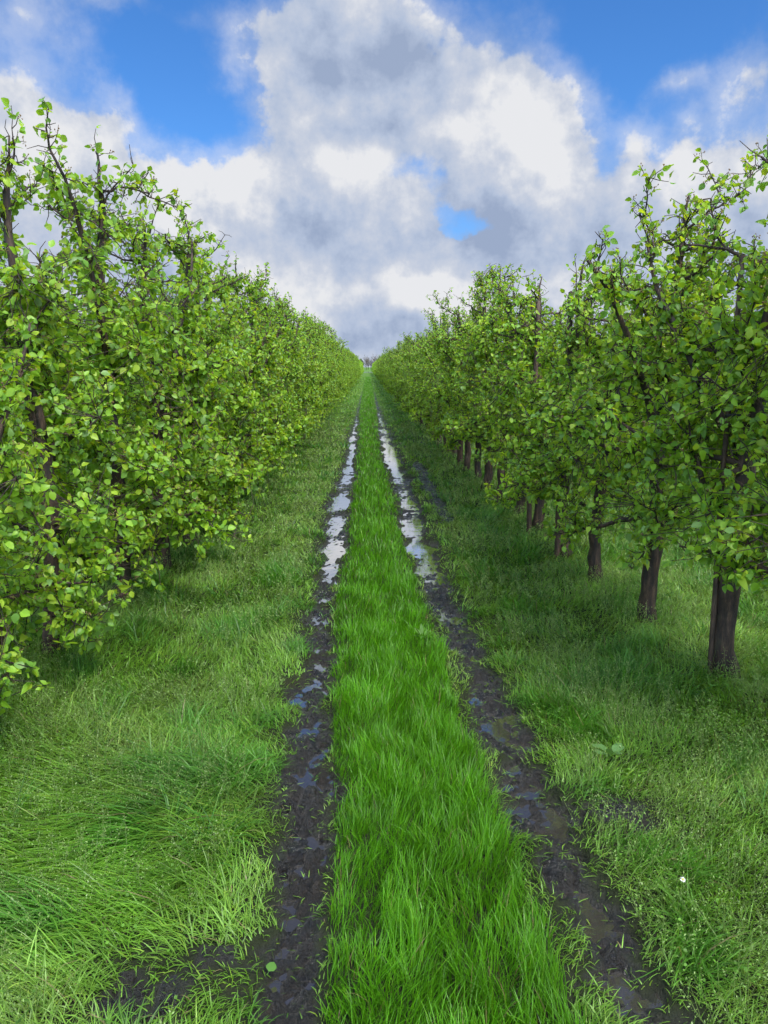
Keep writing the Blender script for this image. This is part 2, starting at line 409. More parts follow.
    o6 = np.array([[1,0,0],[0,1,0],[-1,0,0],[0,-1,0],[0,0,1.4],[0,0,-1.2]])
    V = G[:, None]+o6[None]*r.uniform(.0028, .0050, (k, 1, 1))
    tri = np.array([[0,1,4],[1,2,4],[2,3,4],[3,0,4],[1,0,5],[2,1,5],[3,2,5],[0,3,5]])
    crown.add(V.reshape(-1, 3), None, (tri[None]+(np.arange(k)*6)[:, None, None]).reshape(-1, 3), None, 1)
    return dict(trunk=trunk, limbs=limbs, twigs=twigs, crown=crown, ht=ht, nleaf=m)

def merge(accs):
    o = Acc()
    for a in accs:
        V = np.concatenate(a.v); off = o.n
        o.v.append(V); o.t.append(np.concatenate(a.t))
        for src, dst in ((a.q, o.q), (a.tr, o.tr)):
            for x in src: dst.append(x+off)
        o.qm += a.qm; o.tm += a.tm; o.n += len(V)
    return o

# variants: tall for the left row, lower and gappier for the right row
SPEC_L = [dict(seed=101, ht=2.95, lean=(-.01, .0), crown_lo=.28), dict(seed=102, ht=3.0, lean=(.0, .02), crown_lo=.30),
          dict(seed=103, ht=2.62, lean=(.0, -.02), crown_lo=.28), dict(seed=104, ht=2.70, lean=(.02, .0), crown_lo=.32)]
SPEC_R = [dict(seed=201, ht=2.85, lean=(.04, .0), crown_lo=.74, bare_top=.35, trunk_r=.066), dict(seed=202, ht=2.7, lean=(.05, .05), crown_lo=.62, bare_top=.3),
          dict(seed=203, ht=2.45, lean=(.01, .03), crown_lo=.58, bare_top=.3), dict(seed=204, ht=2.50, lean=(-.01, .06), crown_lo=.6, bare_top=.35)]
def pack(specs, nl):
    out = []
    for sp in specs:
        t = build_tree(nleaf=nl, lsz=.93 if nl > .95 else .86, fill=540 if nl > .95 else 300, lead=1 if nl > .95 else 2, ftop=.76 if nl > .95 else .64, **sp)
        t['m_trunk'] = t['trunk'].mesh('trunk', [M_BARK])
        t['m_limbs'] = [l.mesh('limb', [M_BARK]) for l in t['limbs']]
        t['m_twigs'] = t['twigs'].mesh('twigs', [M_BARK])
        t['m_crown'] = t['crown'].mesh('crown', [M_LEAF, M_FRUIT])
        t['m_whole'] = merge([t['trunk'], t['twigs']]+t['limbs']).mesh('trunk', [M_BARK])
        print('tree', sp['seed'], t['nleaf'], 'leaves'); out.append(t)
    return out
VL = pack(SPEC_L, 1.0); VR = pack(SPEC_R, .94)

ORD = 'first second third fourth fifth sixth seventh eighth ninth tenth eleventh twelfth'.split()
def place_tree(v, x, y, rz, s, label, group, near=False, sx=1):
    e = bpy.data.objects.new('pear_tree', None); COL.objects.link(e); e.empty_display_size = .2
    z = float(H(np.array([x]), np.array([y]))[0]) if y < 60 else 0.0
    e.location = (x, y, z); e.rotation_euler = (0, 0, rz); e.scale = (s, s, s)
    e['label'] = label; e['category'] = 'tree'; e['group'] = group
    if near:
        link('trunk', v['m_trunk'], e); link('twigs', v['m_twigs'], e)
        for m in v['m_limbs']: link('limb', m, e)
    else: link('trunk', v['m_whole'], e)
    link('crown', v['m_crown'], e)
    return e

def xrow_r(y): return float(np.interp(y, [2, 3.9, 4.8, 5.9, 6.9, 8.3, 12, 200], [1.95, 1.86, 1.73, 1.72, 1.68, 1.63, 1.58, 1.56]))
def xrow_l(y): return float(np.interp(y, [2, 4.1, 5.0, 6.0, 12, 200], [-1.85, -1.77, -1.68, -1.66, -1.64, -1.62]))
rr = random.Random(3)
YL = [3.20, 4.15, 5.02, 6.02]; YR = [2.90, 3.76, 4.60, 5.60, 6.40, 7.40, 8.35]
while len(YL) < 110: YL.append(YL[-1]+.92+rr.uniform(-.06, .06))
while len(YR) < 110: YR.append(YR[-1]+.92+rr.uniform(-.06, .06))
descL = ['leaf covered pear tree at the left picture edge with its lowest twig over the grass',
         'tall pear tree with bare leader against the sky, second of the left row',
         'pear tree with thin upright top shoots, third of the left row from the camera',
         'bushy pear tree with low drooping twigs, fourth of the left row from the camera']
descR = ['pear tree at the right picture edge with its trunk base out of view',
         'pear tree with the nearest whole trunk of the right row, a stake touching it',
         'pear tree with slanting dark trunk just behind the thickest trunk of the right row',
         'pear tree with short stout trunk under low leaves, third visible trunk of the right row']
GL, GR = 'pear trees of the left orchard row', 'pear trees of the right orchard row'
for side, YS, VV, xf, desc, G, word in ((-1, YL, VL, xrow_l, descL, GL, 'left'), (1, YR, VR, xrow_r, descR, GR, 'right')):
    for i, y in enumerate(YS):
        if i < 4: lab = desc[i]
        elif i < 12: lab = f'pear tree standing {ORD[i]} in the {word} row beside the muddy lane, counted from the camera'
        else: lab = f'pear tree far down the {word} row where the crowns merge into one hedge'
        v = VV[[0, 0, 1, 2, 3][i] if i < 5 else rr.randrange(4)]
        if i == 0: v = VV[3] if side < 0 else VV[0]
        rz = rr.uniform(-.5, .5)+(math.pi if rr.random() < .5 else 0)
        if i in (1, 2): rz = 0
        s = rr.uniform(.93, 1.05)
        if side > 0 and i > 2: s *= .95
        if i == 0: s = .82 if side < 0 else .93
        if i == 1: s = .92 if side < 0 else .94
        place_tree(v, xf(y)+rr.uniform(-.04, .04)*(i > 4), y, rz, s, lab, G, near=i < 8)
for side, VV, x0 in ((-1, VL, -5.1), (1, VR, 5.05)):
    y = 3.6
    for i in range(40):
        w = 'left' if side < 0 else 'right'
        place_tree(VV[rr.randrange(4)], x0+rr.uniform(-.06, .06), y, rr.uniform(0, 6.28), rr.uniform(.9, 1.03),
                   f'pear tree of the next row behind the {w} row, glimpsed through its leaves', f'pear trees of the second row on the {w}')
        y += .92+rr.uniform(-.06, .06)

# everything of the orchard past the nearest 300 trees: one mass
def mass_tree(acc, x, y, ht, lo, n, ls, r):
    tube(acc, [[x, y, -.05], [x+r.normal(0, .03), y, ht*.5], [x+r.normal(0, .06), y, ht*.95]], [.055, .035, .01], 5, mat=1)
    z = lo+(ht-lo)*r.random(n)**.95; f = (z-lo)/(ht-lo)
    a = r.uniform(0, 6.28, n); rd = np.sqrt(r.random(n))*(.60-.36*f**1.6)
    P = np.stack([x+np.cos(a)*rd, y+np.sin(a)*rd*1.05, z], -1)
    D = norm(r.normal(size=(n, 3))+[0, 0, -.3]); N = norm(r.normal(size=(n, 3))*.6+[0, 0, .8]); S = norm(np.cross(D, N))
    L = ls*r.uniform(.7, 1.2, (n, 1))
    V = np.stack([P-D*L/2, P+S*L*.28, P+D*L/2, P-S*L*.28], 1)
    acc.add(V.reshape(-1, 3), np.arange(n*4).reshape(n, 4), None, np.repeat(leaf_tints(n, r), 4, 0), 0)
acc = Acc(); r = np.random.default_rng(77)
for xf, y0, ht, lo in ((xrow_l, YL[-1], 2.72, .34), (xrow_r, YR[-1], 2.5, .5)):
    y = y0+.92
    while y < 215: mass_tree(acc, xf(y)+r.normal(0, .04), y, ht*r.uniform(.92, 1.08), lo, 420, .15, r); y += .92
for x0, ht in ((-5.1, 2.7), (5.05, 2.5)):
    y = 41
    while y < 90: mass_tree(acc, x0, y, ht*r.uniform(.92, 1.06), .4, 380, .15, r); y += .95
for x0, ht in ((-8.5, 2.7), (8.45, 2.5), (-11.9, 2.7), (11.8, 2.5)):
    y = 5.0
    while y < 60: mass_tree(acc, x0, y, ht*r.uniform(.92, 1.06), .4, 900 if y < 25 else 400, .10 if y < 25 else .15, r); y += .95
link('distant_orchard', acc.mesh('distant_orchard', [M_LEAF, M_BARK]), kind='stuff', label='distant pear rows merging into green hedges beyond the lane and side rows', category='orchard')
print('mass verts', acc.n)

# ------------------------------------------------------------------ stakes
def stake_mesh(h, w, seed):
    a = Acc(); r = np.random.default_rng(seed); n = 12; z = np.linspace(-.1, h, n)
    p_ = np.stack([np.cumsum(r.normal(0, .0025, n)), np.cumsum(r.normal(0, .0025, n)), z], -1)
    tube(a, p_, np.linspace(w, w*.85, n), 9, knob=.06, seed=seed); return a.mesh('post', [M_STAKE])
def tie_mesh():
    a = Acc(); th = np.linspace(0, 2*np.pi, 25)
    tube(a, np.stack([np.cos(th)*.085+.055, np.sin(th)*.045, .006*np.sin(th*2)], -1), .006, 6, cap=False); return a.mesh('tie', [M_TIE])
stk = [stake_mesh(2.42, .022, 4), stake_mesh(2.2, .026, 6), stake_mesh(2.1, .014, 8)]
tie = tie_mesh()
spots = [(-1.80, 3.60, 0, 1, 'weathered brown stake rising bare above the leaves at the left picture edge'),
         (-1.74, 6.35, 0, 2, 'thin brown stake between the fourth and fifth trees of the left row'),
         (xrow_r(3.76)-.085, 3.74, .0, 2, 'reddish stake touching the thick nearest whole trunk of the right row'),
         (xrow_r(6.40)-.09, 6.38, 0, 1, 'dark stake beside the fourth visible trunk of the right row'),
         (xrow_r(7.40)-.10, 7.33, 0, 1, 'dark stake beside the fifth visible trunk of the right row'),
         (xrow_r(8.35)-.10, 8.40, 0, 2, 'thin stake beside the sixth visible trunk of the right row')]
for x, y, rz, k, lab in spots:
    e = bpy.data.objects.new('support_stake', None); COL.objects.link(e)
    e.location = (x, y, float(H(np.array([x]), np.array([y]))[0])); e.rotation_euler = (R(rr.uniform(-1, 1)), R(rr.uniform(-1, 1)), rz)
    e['label'] = lab; e['category'] = 'stake'; e['group'] = 'support stakes beside pear trunks'
    link('post', stk[k], e); t = link('tie', tie, e); t.location = (0, 0, 1.35)

# ------------------------------------------------------------------ grass
def blades(acc, x, y, z, L, w, az, lean, curve, tint, mat=0, twist=None):
    n = len(x); ts = np.array([0, .34, .68, 1.0]); wd = np.array([.85, 1.0, .72])
    P = np.stack([x, y, z], -1); out = []; ca, sa = np.cos(az), np.sin(az)
    ta = az+np.pi/2+(rng.normal(0, .7, n) if twist is None else twist)
    S = np.stack([np.cos(ta), np.sin(ta), np.zeros(n)], -1)
    cur = P.copy(); prev = 0
    for i, t in enumerate(ts):
        if i:
            th = np.clip(lean+curve*(t+prev)/2, 0, 2.2); d = (t-prev)*L
            cur = cur+np.stack([ca*np.sin(th)*d, sa*np.sin(th)*d, np.cos(th)*d], -1)
        prev = t
        if i < 3: out += [cur-S*(w*wd[i]/2)[:, None], cur+S*(w*wd[i]/2)[:, None]]
        else: out.append(cur)
    V = np.stack(out, 1)
    V[:, 2:, 2] = np.maximum(V[:, 2:, 2], z[:, None]+.003)
    b = (np.arange(n)*7)[:, None, None]
    acc.add(V.reshape(-1, 3), (np.array([[0,1,3,2],[2,3,5,4]])[None]+b).reshape(-1, 4), (np.array([[4,5,6]])[None]+b).reshape(-1, 3), np.repeat(tint, 7, 0), mat)

def scatter(y0, y1, dens, margin=1.2, slope=.56, cap=7.5):
    out = []; y = y0
    while y < y1:
        dy = max(.05, y*.02); w = min(slope*y+margin, cap); n = rng.poisson(2*w*dy*dens(y))
        out.append(np.stack([rng.uniform(-w, w, n), rng.uniform(y, y+dy, n)], -1)); y += dy
    return np.concatenate(out).T

GD = lambda y: min(12500, 150000/y**2)
gx, gy = scatter(1.15, 130, GD)
mud = mudmask(gx, gy)
cl, cr = np.interp(gy, TY, TL), np.interp(gy, TY, TR)
centre = sstep(-.02, .06, gx-cl-np.interp(gy, TY, WL)*.5)*sstep(-.02, .06, cr-gx-np.interp(gy, TY, WR)*.5-np.interp(gy, [1, 3, 7, 9], [.09, .09, .04, 0])+.05*fbm(gx, gy, .15, 2))
dl, dr, d3, pa, pb = tracks(gx, gy); edge = np.minimum.reduce([dl, dr, pa, pb])
sparse = .55+.45*sstep(.0, .16, edge)                                  # thin trampled margin outside the ruts
thin = fbm(gx, gy, .35, 2, 5)
keep = rng.random(len(gx)) < (1-mud*.86)*np.where(centre > .5, 1, sparse*(1-.35*sstep(.15, .5, thin)))
keep &= ~((gy > 30) & (np.abs(gx) > 3.2))
gx, gy, centre, edge, mud = gx[keep], gy[keep], centre[keep], edge[keep], mud[keep]
n = len(gx); print('blades', n)
gz = H(gx, gy)-.004
sc = np.maximum(1, gy/3.4)
tuft = sstep(.12, .42, fbm(gx, gy, .42, 2, 21)); patch = sstep(-.35, .45, fbm(gx, gy, .9, 2, 33)); fine = fbm(gx, gy, .12, 2, 2)
lodge = np.exp(-((gx+1.25)/.75)**2-((gy-2.45)/.75)**2)*1.25; lodge = np.clip(lodge, 0, 1)*(gx < -.42)
L = np.where(centre > .5, rng.uniform(.06, .155, n)*(1+.45*fine)*(1+.35*fbm(gx, gy, .3, 2, 81)), rng.uniform(.035, .105, n)*(1+.3*fine)+tuft*rng.uniform(.02, .13, n)+lodge*rng.uniform(.03, .2, n))
L *= np.interp(edge, [-.02, .03, .16], [.35, .5, 1]); L *= np.where(gy > 14, .85, 1)*np.where(centre > .5, np.interp(gy, [2, 5], [1, .82]), 1)
W = rng.uniform(.0022, .0042, n)*np.where(centre > .5, .82, 1)*sc**.84*np.where(tuft > .6, 1.15, 1)*(1+.5*lodge)
az0 = 2.2*fbm(gx, gy, .8, 2, 50)*np.pi
az = np.where(centre > .5, fbm(gx, gy, .22, 2, 44)*7+rng.normal(0, .9, n), az0+rng.normal(0, 1.0, n))
az = np.where(rng.random(n) < lodge*1.1, np.pi*1.12+.5*fbm(gx, gy, .5, 2, 9)*2+rng.normal(0, .28, n), az)
lean = np.where(centre > .5, np.abs(rng.normal(.12, .16, n)+.35*fbm(gx, gy, .13, 2, 17)), np.abs(rng.normal(.45, .35, n)))+lodge*.75
fl = mud > .35
L = np.where(fl, rng.uniform(.015, .055, n), L); lean = np.where(fl, rng.uniform(.7, 1.55, n), lean); az = np.where(fl, rng.uniform(0, 6.28, n), az)
curve = np.where(centre > .5, rng.uniform(.15, 1.0, n), rng.uniform(.4, 1.9, n))
c_centre = np.array([.082, .245, .007]); c_side = np.array([.125, .265, .024]); c_pale = np.array([.180, .310, .052]); c_dark = np.array([.050, .180, .016]); c_straw = np.array([.26, .22, .10])
tint = np.where((centre > .5)[:, None], c_centre, c_side*(1-patch[:, None])+c_pale*patch[:, None])
tint = tint*(1-(tuft*(centre < .5)*.75)[:, None])+c_dark*(tuft*(centre < .5)*.75)[:, None]
tint = tint*rng.uniform(.68, 1.28, (n, 1))*(1+.35*fbm(gx, gy, .16, 2, 66))[:, None]
ye = (rng.random(n) < np.where(centre > .5, .06, .07))[:, None]; tint = np.where(ye, tint*np.array([1.5, 1.2, 1.2]), tint)
st = (rng.random(n) < .018)[:, None]; tint = np.where(st, c_straw*rng.uniform(.6, 1, (n, 1)), tint)
acc = Acc(); cm = centre > .5
for nm, sel, lab in (('lane_grass', cm, 'tall bright green grass strip between the two muddy ruts'), ('verge_grass', ~cm, 'tangled pale and dark green grass on both sides of the lane')):
    acc = Acc(); blades(acc, gx[sel], gy[sel], gz[sel], L[sel], W[sel], az[sel], lean[sel], curve[sel], tint[sel])
    link(nm, acc.mesh(nm, [M_GRASS]), kind='stuff', label=lab, category='grass')

# longer arching blades in loose tufts
tx, ty = scatter(1.2, 16, lambda y: min(5.5, 40/y**1.2), .8)
k = (np.abs(tx-.15) > .6) & (mudmask(tx, ty) < .1); tx, ty = tx[k], ty[k]
rep = rng.integers(14, 34, len(tx)); idx = np.repeat(np.arange(len(tx)), rep); n = len(idx)
bx = tx[idx]+rng.normal(0, .035, n); by = ty[idx]+rng.normal(0, .035, n)
acc = Acc()
blades(acc, bx, by, H(bx, by)-.004, rng.uniform(.10, .25, n), rng.uniform(.003, .0055, n)*np.maximum(1, by/4), np.arctan2(by-ty[idx], bx-tx[idx])+rng.normal(0, .6, n),
       rng.uniform(.1, .7, n), rng.uniform(.7, 2.0, n), np.array([.055, .165, .018])*rng.uniform(.6, 1.4, (n, 1)))
link('tussock_grass', acc.mesh('tussock_grass', [M_GRASS]), kind='stuff', label='darker arching tussocks of grass scattered through the verges', category='grass')

# flowering heads of meadow grass: thin stem, a loose cloud of tiny pale spikelets
sx, sy = scatter(1.2, 22, lambda y: min(620, 6500/y**2), .8)
k = (np.abs(sx-.15) > .62) & (mudmask(sx, sy) < .1) & (fbm(sx, sy, .7, 2, 71) > -.12); sx, sy = sx[k], sy[k]; n = len(sx)
sl = rng.uniform(.10, .21, n); sz = H(sx, sy); az = rng.uniform(0, 6.28, n); ln = np.abs(rng.normal(.35, .25, n))
top = np.stack([sx+np.cos(az)*np.sin(ln)*sl, sy+np.sin(az)*np.sin(ln)*sl, sz+np.cos(ln)*sl], -1)
acc = Acc(); pale = np.array([.20, .29, .085]); wsc = np.maximum(1, sy/3.2)
sticks(acc, np.stack([sx, sy, sz], -1), top, (.0009*wsc)[:, None], (.0006*wsc)[:, None], tint=pale*.8)
m = 14; idx = np.repeat(np.arange(n), m); u = rng.random(n*m)
C = top[idx]+(np.stack([sx, sy, sz], -1)-top)[idx]*(u*.38)[:, None]+rng.normal(0, 1, (n*m, 3))*(.004+.016*u)[:, None]
d = norm(rng.normal(size=C.shape)+[0, 0, .6]); s1 = norm(np.cross(d, rng.normal(size=C.shape))); q = (.0035*wsc[idx]*rng.uniform(.7, 1.4, n*m))[:, None]
V = np.stack([C-d*q, C+s1*q*.42, C+d*q, C-s1*q*.42], 1)
acc.add(V.reshape(-1, 3), np.arange(n*m*4).reshape(-1, 4), None, np.repeat(pale*rng.uniform(.65, 1.35, (n*m, 1)), 4, 0))
link('flowering_grass', acc.mesh('flowering_grass', [M_GRASS]), kind='stuff', label='fine pale seed heads of meadow grass over the verges', category='grass')

# small broad-leaved weeds creeping around the trunks
wx, wy = scatter(1.3, 14, lambda y: min(1500, 16000/y**2), .8)
dt = np.minimum(np.abs(wx+1.68), np.abs(wx-1.72)); pr = sstep(.55, .1, dt)*.9+.10
k = (rng.random(len(wx)) < pr*(.35+.65*sstep(-.1, .3, fbm(wx, wy, .4, 2, 90)))) & (np.abs(wx-.15) > .62) & (mudmask(wx, wy) < .1); wx, wy = wx[k], wy[k]
n = len(wx); m = 5; idx = np.repeat(np.arange(n), m); hz = rng.uniform(.01, .11, n*m)
P = np.stack([wx[idx]+rng.normal(0, .02, n*m), wy[idx]+rng.normal(0, .02, n*m), H(wx, wy)[idx]+hz], -1)
a = rng.uniform(0, 6.28, n*m); D = np.stack([np.cos(a), np.sin(a), rng.normal(.1, .3, n*m)], -1)
Lw = rng.uniform(.007, .016, n*m)*np.maximum(1, P[:, 1]/5)
acc = Acc(); leaves(acc, P, D, np.array([[0, 0, 1.]])+rng.normal(0, .3, (n*m, 3)), Lw, Lw*.7, np.array([.085, .19, .02])*rng.uniform(.6, 1.4, (n*m, 1)), .6, .2)
link('chickweed', acc.mesh('chickweed', [M_WEED]), kind='stuff', label='low leafy chickweed carpet around the trunk bases', category='weeds')

# single plants
def rosette(name, x, y, nl, ls, label, tint, wr=.3, lift=.25):
    z = float(H(np.array([x]), np.array([y]))[0])+.03; a = np.linspace(0, 6.28, nl, endpoint=False)+rng.normal(0, .2, nl)
    acc = Acc(); D = np.stack([np.cos(a), np.sin(a), rng.uniform(lift*.5, lift*1.6, nl)], -1); LL = ls*rng.uniform(.75, 1.15, nl)
    leaves(acc, np.zeros((nl, 3)), D, np.array([[0, 0, 1.]])+rng.normal(0, .1, (nl, 3)), LL, LL*wr, np.array(tint)*rng.uniform(.8, 1.2, (nl, 1)), .7, .3)
    e = link(name, acc.mesh(name, [M_WEED]), None, label=label, category='plant'); e.location = (x, y, z)
    return e
rosette('dock_plant', 1.02, 2.98, 6, .085, 'small dock plant with broad pale leaves in the grass right of the right rut', (.11, .22, .06), .5, .6)
rosette('nettle_plant', 1.32, 1.82, 5, .08, 'bright yellow-green leafy sprout at the bottom right corner', (.17, .32, .03), .55, .6)
rosette('dandelion_plant', .33, 4.45, 8, .09, 'small pale dandelion rosette on the grassy middle strip', (.10, .20, .04), .28, .9)
# a fallen leaf beside the left rut
acc = Acc(); leaves(acc, np.zeros((1, 3)), np.array([[.3, 1, .05]]), np.array([[0, -.25, 1.]]), np.array([.05]), np.array([.032]), np.array([[.13, .30, .05]]), .4, .1)
e = link('fallen_leaf', acc.mesh('fallen_leaf', [M_LEAF]), None, label='single pale green leaf lying on the mud at the left rut', category='leaf')
e.location = (-.285, 1.86, float(H(np.array([-.285]), np.array([1.86]))[0])+.03)
# daisy
M_PETAL, nt, p, _ = newmat('petal'); p.inputs['Base Color'].default_value = (.8, .8, .78, 1)
M_DISC, nt, p, _ = newmat('flower_disc'); p.inputs['Base Color'].default_value = (.7, .45, .03, 1)
acc = Acc(); th = np.linspace(0, 6.28, 12, endpoint=False)
V = []
for t in th:
    for dr_, da in ((.002, 0), (.007, .16), (.0095, 0), (.007, -.16)): V.append([math.cos(t+da)*dr_, math.sin(t+da)*dr_, .001+(.0095-dr_)*-.05])
e0 = bpy.data.objects.new('daisy', None); COL.objects.link(e0); e0.location = (.965, 2.10, float(H(np.array([.965]), np.array([2.10]))[0])+.10); e0.rotation_euler = (R(25), 0, 0)
e0['label'] = 'single tiny white daisy in the grass right of the right rut'; e0['category'] = 'flower'
acc.add(V, np.arange(48).reshape(-1, 4)); link('petals', acc.mesh('petals', [M_PETAL]), e0)
acc = Acc(); tube(acc, [[0, 0, .0005], [0, 0, .002], [0, 0, .003]], [.003, .003, .0015], 8); link('flower_centre', acc.mesh('flower_centre', [M_DISC]), e0)
acc = Acc(); tube(acc, [[0, .03, -.10], [0, .008, -.05], [0, 0, 0]], .0008, 5, tint=np.array([.06, .15, .02])); link('stem', acc.mesh('stem', [M_WEED]), e0)

# ------------------------------------------------------------------ far trees behind the orchard
M_FARLEAF = foliage_mat('far_leaf', .25, .6, .2, .2, 1.0)
def far_tree(seed, h, green):
    r = np.random.default_rng(seed); t = Acc(); c = Acc()
    tube(t, wander([0, 0, -.2], [0, 0, 1], h*.8, 6, .06, .02, r), np.linspace(h*.025, h*.005, 7), 7)
    for k in range(22):
        a = r.uniform(0, 6.28); z0 = h*r.uniform(.2, .75); el = r.uniform(.5, 1.1)
        pl = wander([0, 0, z0], [math.cos(a)*math.cos(el), math.sin(a)*math.cos(el), math.sin(el)], h*r.uniform(.2, .42), 5, .15, .05, r)
        tube(t, pl, np.linspace(h*.009, h*.0025, 6), 4)
        for j in range(9):
            i = r.integers(1, 6); sticks(t, pl[i:i+1], pl[i:i+1]+norm(r.normal(0, .6, (1, 3))+[0, 0, .8])*h*.12, h*.0022, h*.001)
    n = 2600 if green else 900
    u = norm(r.normal(size=(n, 3))); rd = r.random((n, 1))**.4*(1+.25*np.sin(u[:, :1]*5+seed)+.2*np.cos(u[:, 2:]*7))
    P = np.array([0, 0, h*.62])+u*rd*np.array([h*.24, h*.24, h*.36])
    D = norm(r.normal(size=(n, 3))); S = norm(np.cross(D, r.normal(size=(n, 3)))); q = h*.03*r.uniform(.6, 1.3, (n, 1))*(1 if green else .5)
    V = np.stack([P-D*q, P+S*q*.6, P+D*q, P-S*q*.6], 1)
    col = np.array([.12, .17, .08]) if green else np.array([.20, .17, .15])
    c.add(V.reshape(-1, 3), np.arange(n*4).reshape(-1, 4), None, np.repeat(col*r.uniform(.7, 1.3, (n, 1)), 4, 0))
    return t.mesh('trunk', [M_BARK]), c.mesh('crown', [M_FARLEAF])
fv = [far_tree(1, 8, True), far_tree(2, 7, True), far_tree(3, 9, False), far_tree(4, 8, False)]
for i in range(48):
    x = (-26+i*1.9 if i < 26 else (i-26)*6+26 if i < 37 else -(i-37)*6-30)+rr.uniform(-.8, .8); k = rr.choice([0, 1]) if -22 < x < -2 else rr.choice([0, 1, 2, 3, 3])
    e = bpy.data.objects.new('far_tree', None); COL.objects.link(e); e.location = (x, 520+rr.uniform(-25, 25), 0); e.scale = (rr.uniform(.75, 1.1),)*3
    g = k < 2
    e['label'] = ('leafy green tree' if g else 'bare grey-brown tree')+' on the far skyline beyond the end of the lane'; e['category'] = 'tree'; e['group'] = 'leafy trees on the skyline' if g else 'bare trees on the skyline'
    link('trunk', fv[k][0], e); link('crown', fv[k][1], e)

# ------------------------------------------------------------------ camera
cam = bpy.data.cameras.new('camera'); co = bpy.data.objects.new('camera', cam); COL.objects.link(co)
cam.sensor_fit = 'VERTICAL'; cam.sensor_height = 36; cam.lens = 769/1024*36; cam.clip_start = .05; cam.clip_end = 9000
PITCH, YAW = 10.68, 1.19
co.location = (0, 0, 1.65); co.rotation_euler = (R(90-PITCH), 0, R(-YAW)); scene.camera = co

# ------------------------------------------------------------------ light
SUN_EL, SUN_AZ = 54, 148      # azimuth clockwise from +Y
sun = bpy.data.lights.new('sun', 'SUN'); sun.energy = 2.1; sun.angle = R(14); sun.color = (1, .97, .91)
so = bpy.data.objects.new('sun', sun); COL.objects.link(so); so.rotation_euler = (R(90-SUN_EL), 0, R(180-SUN_AZ)); so.location = (0, 0, 20)
from mathutils import Vector
sd = Vector((math.sin(R(SUN_AZ))*math.cos(R(SUN_EL)), math.cos(R(SUN_AZ))*math.cos(R(SUN_EL)), math.sin(R(SUN_EL))))
so.rotation_euler = sd.to_track_quat('Z', 'Y').to_euler()

world = bpy.data.worlds.new('World'); scene.world = world; world.use_nodes = True; nt = world.node_tree
for n_ in list(nt.nodes): nt.nodes.remove(n_)
wo = nt.nodes.new('ShaderNodeOutputWorld'); bg = nt.nodes.new('ShaderNodeBackground'); nt.links.new(bg.outputs[0], wo.inputs[0])
sky = nt.nodes.new('ShaderNodeTexSky'); sky.sky_type = 'NISHITA'; sky.sun_disc = False
sky.sun_elevation = R(SUN_EL); sky.sun_rotation = R(SUN_AZ); sky.ozone_density = 1.6; sky.air_density = 1.0; sky.dust_density = .3
hs = nt.nodes.new('ShaderNodeHueSaturation'); hs.inputs['Saturation'].default_value = 1.05; hs.inputs['Hue'].default_value = .5; hs.inputs['Value'].default_value = 1.6
skm = nt.nodes.new('ShaderNodeVectorMath'); skm.operation = 'MULTIPLY'; skm.inputs[1].default_value = (.46, .74, 1.10)
nt.links.new(sky.outputs[0], skm.inputs[0]); nt.links.new(skm.outputs[0], hs.inputs['Color'])
tc = nt.nodes.new('ShaderNodeTexCoord'); sep = nt.nodes.new('ShaderNodeSeparateXYZ'); nt.links.new(tc.outputs['Generated'], sep.inputs[0])
vx, vy, vz = sep.outputs
azn = mathn(nt, 'ARCTAN2', vx, vy)                    # 0 along the lane, + to the right (radians)
eln = mathn(nt, 'ARCSINE', vz)
# warp the bank outlines
nw = noise(nt, 4.2, 7, .62, vec=tc.outputs['Generated']); sw = nt.nodes.new('ShaderNodeSeparateColor'); nt.links.new(nw.outputs['Color'], sw.inputs[0])
azw = mathn(nt, 'ADD', azn, mathn(nt, 'MULTIPLY', mathn(nt, 'SUBTRACT', sw.outputs[0], .5), .20))
elw = mathn(nt, 'ADD', eln, mathn(nt, 'MULTIPLY', mathn(nt, 'SUBTRACT', sw.outputs[1], .5), .16))
def azel(px, py):
    dx, dy, dz = (px-384)/769, 1, -(py-512)/769
    c, s_ = math.cos(R(-PITCH)), math.sin(R(-PITCH)); y1, z1 = dy*c-dz*s_, dy*s_+dz*c
    c, s_ = math.cos(R(-YAW)), math.sin(R(-YAW)); x2, y2 = dx*c-y1*s_, dx*s_+y1*c
    return math.atan2(x2, y2), math.atan2(z1, math.hypot(x2, y2))
def blob(px, py, rx, ry, amp, A, E):
    a0, e0_ = azel(px, py); rx, ry = rx/769, ry/769
    u = mathn(nt, 'MULTIPLY', mathn(nt, 'SUBTRACT', A, a0), 1/rx); v = mathn(nt, 'MULTIPLY', mathn(nt, 'SUBTRACT', E, e0_), 1/ry)
    d = mathn(nt, 'ADD', mathn(nt, 'MULTIPLY', u, u), mathn(nt, 'MULTIPLY', v, v))
    return mathn(nt, 'MULTIPLY', mathn(nt, 'EXPONENT', mathn(nt, 'MULTIPLY', d, -1)), amp)
def total(lst, A, E):
    t = None
    for b in lst:
        x = blob(*b, A, E); t = x if t is None else mathn(nt, 'ADD', t, x)
    return t
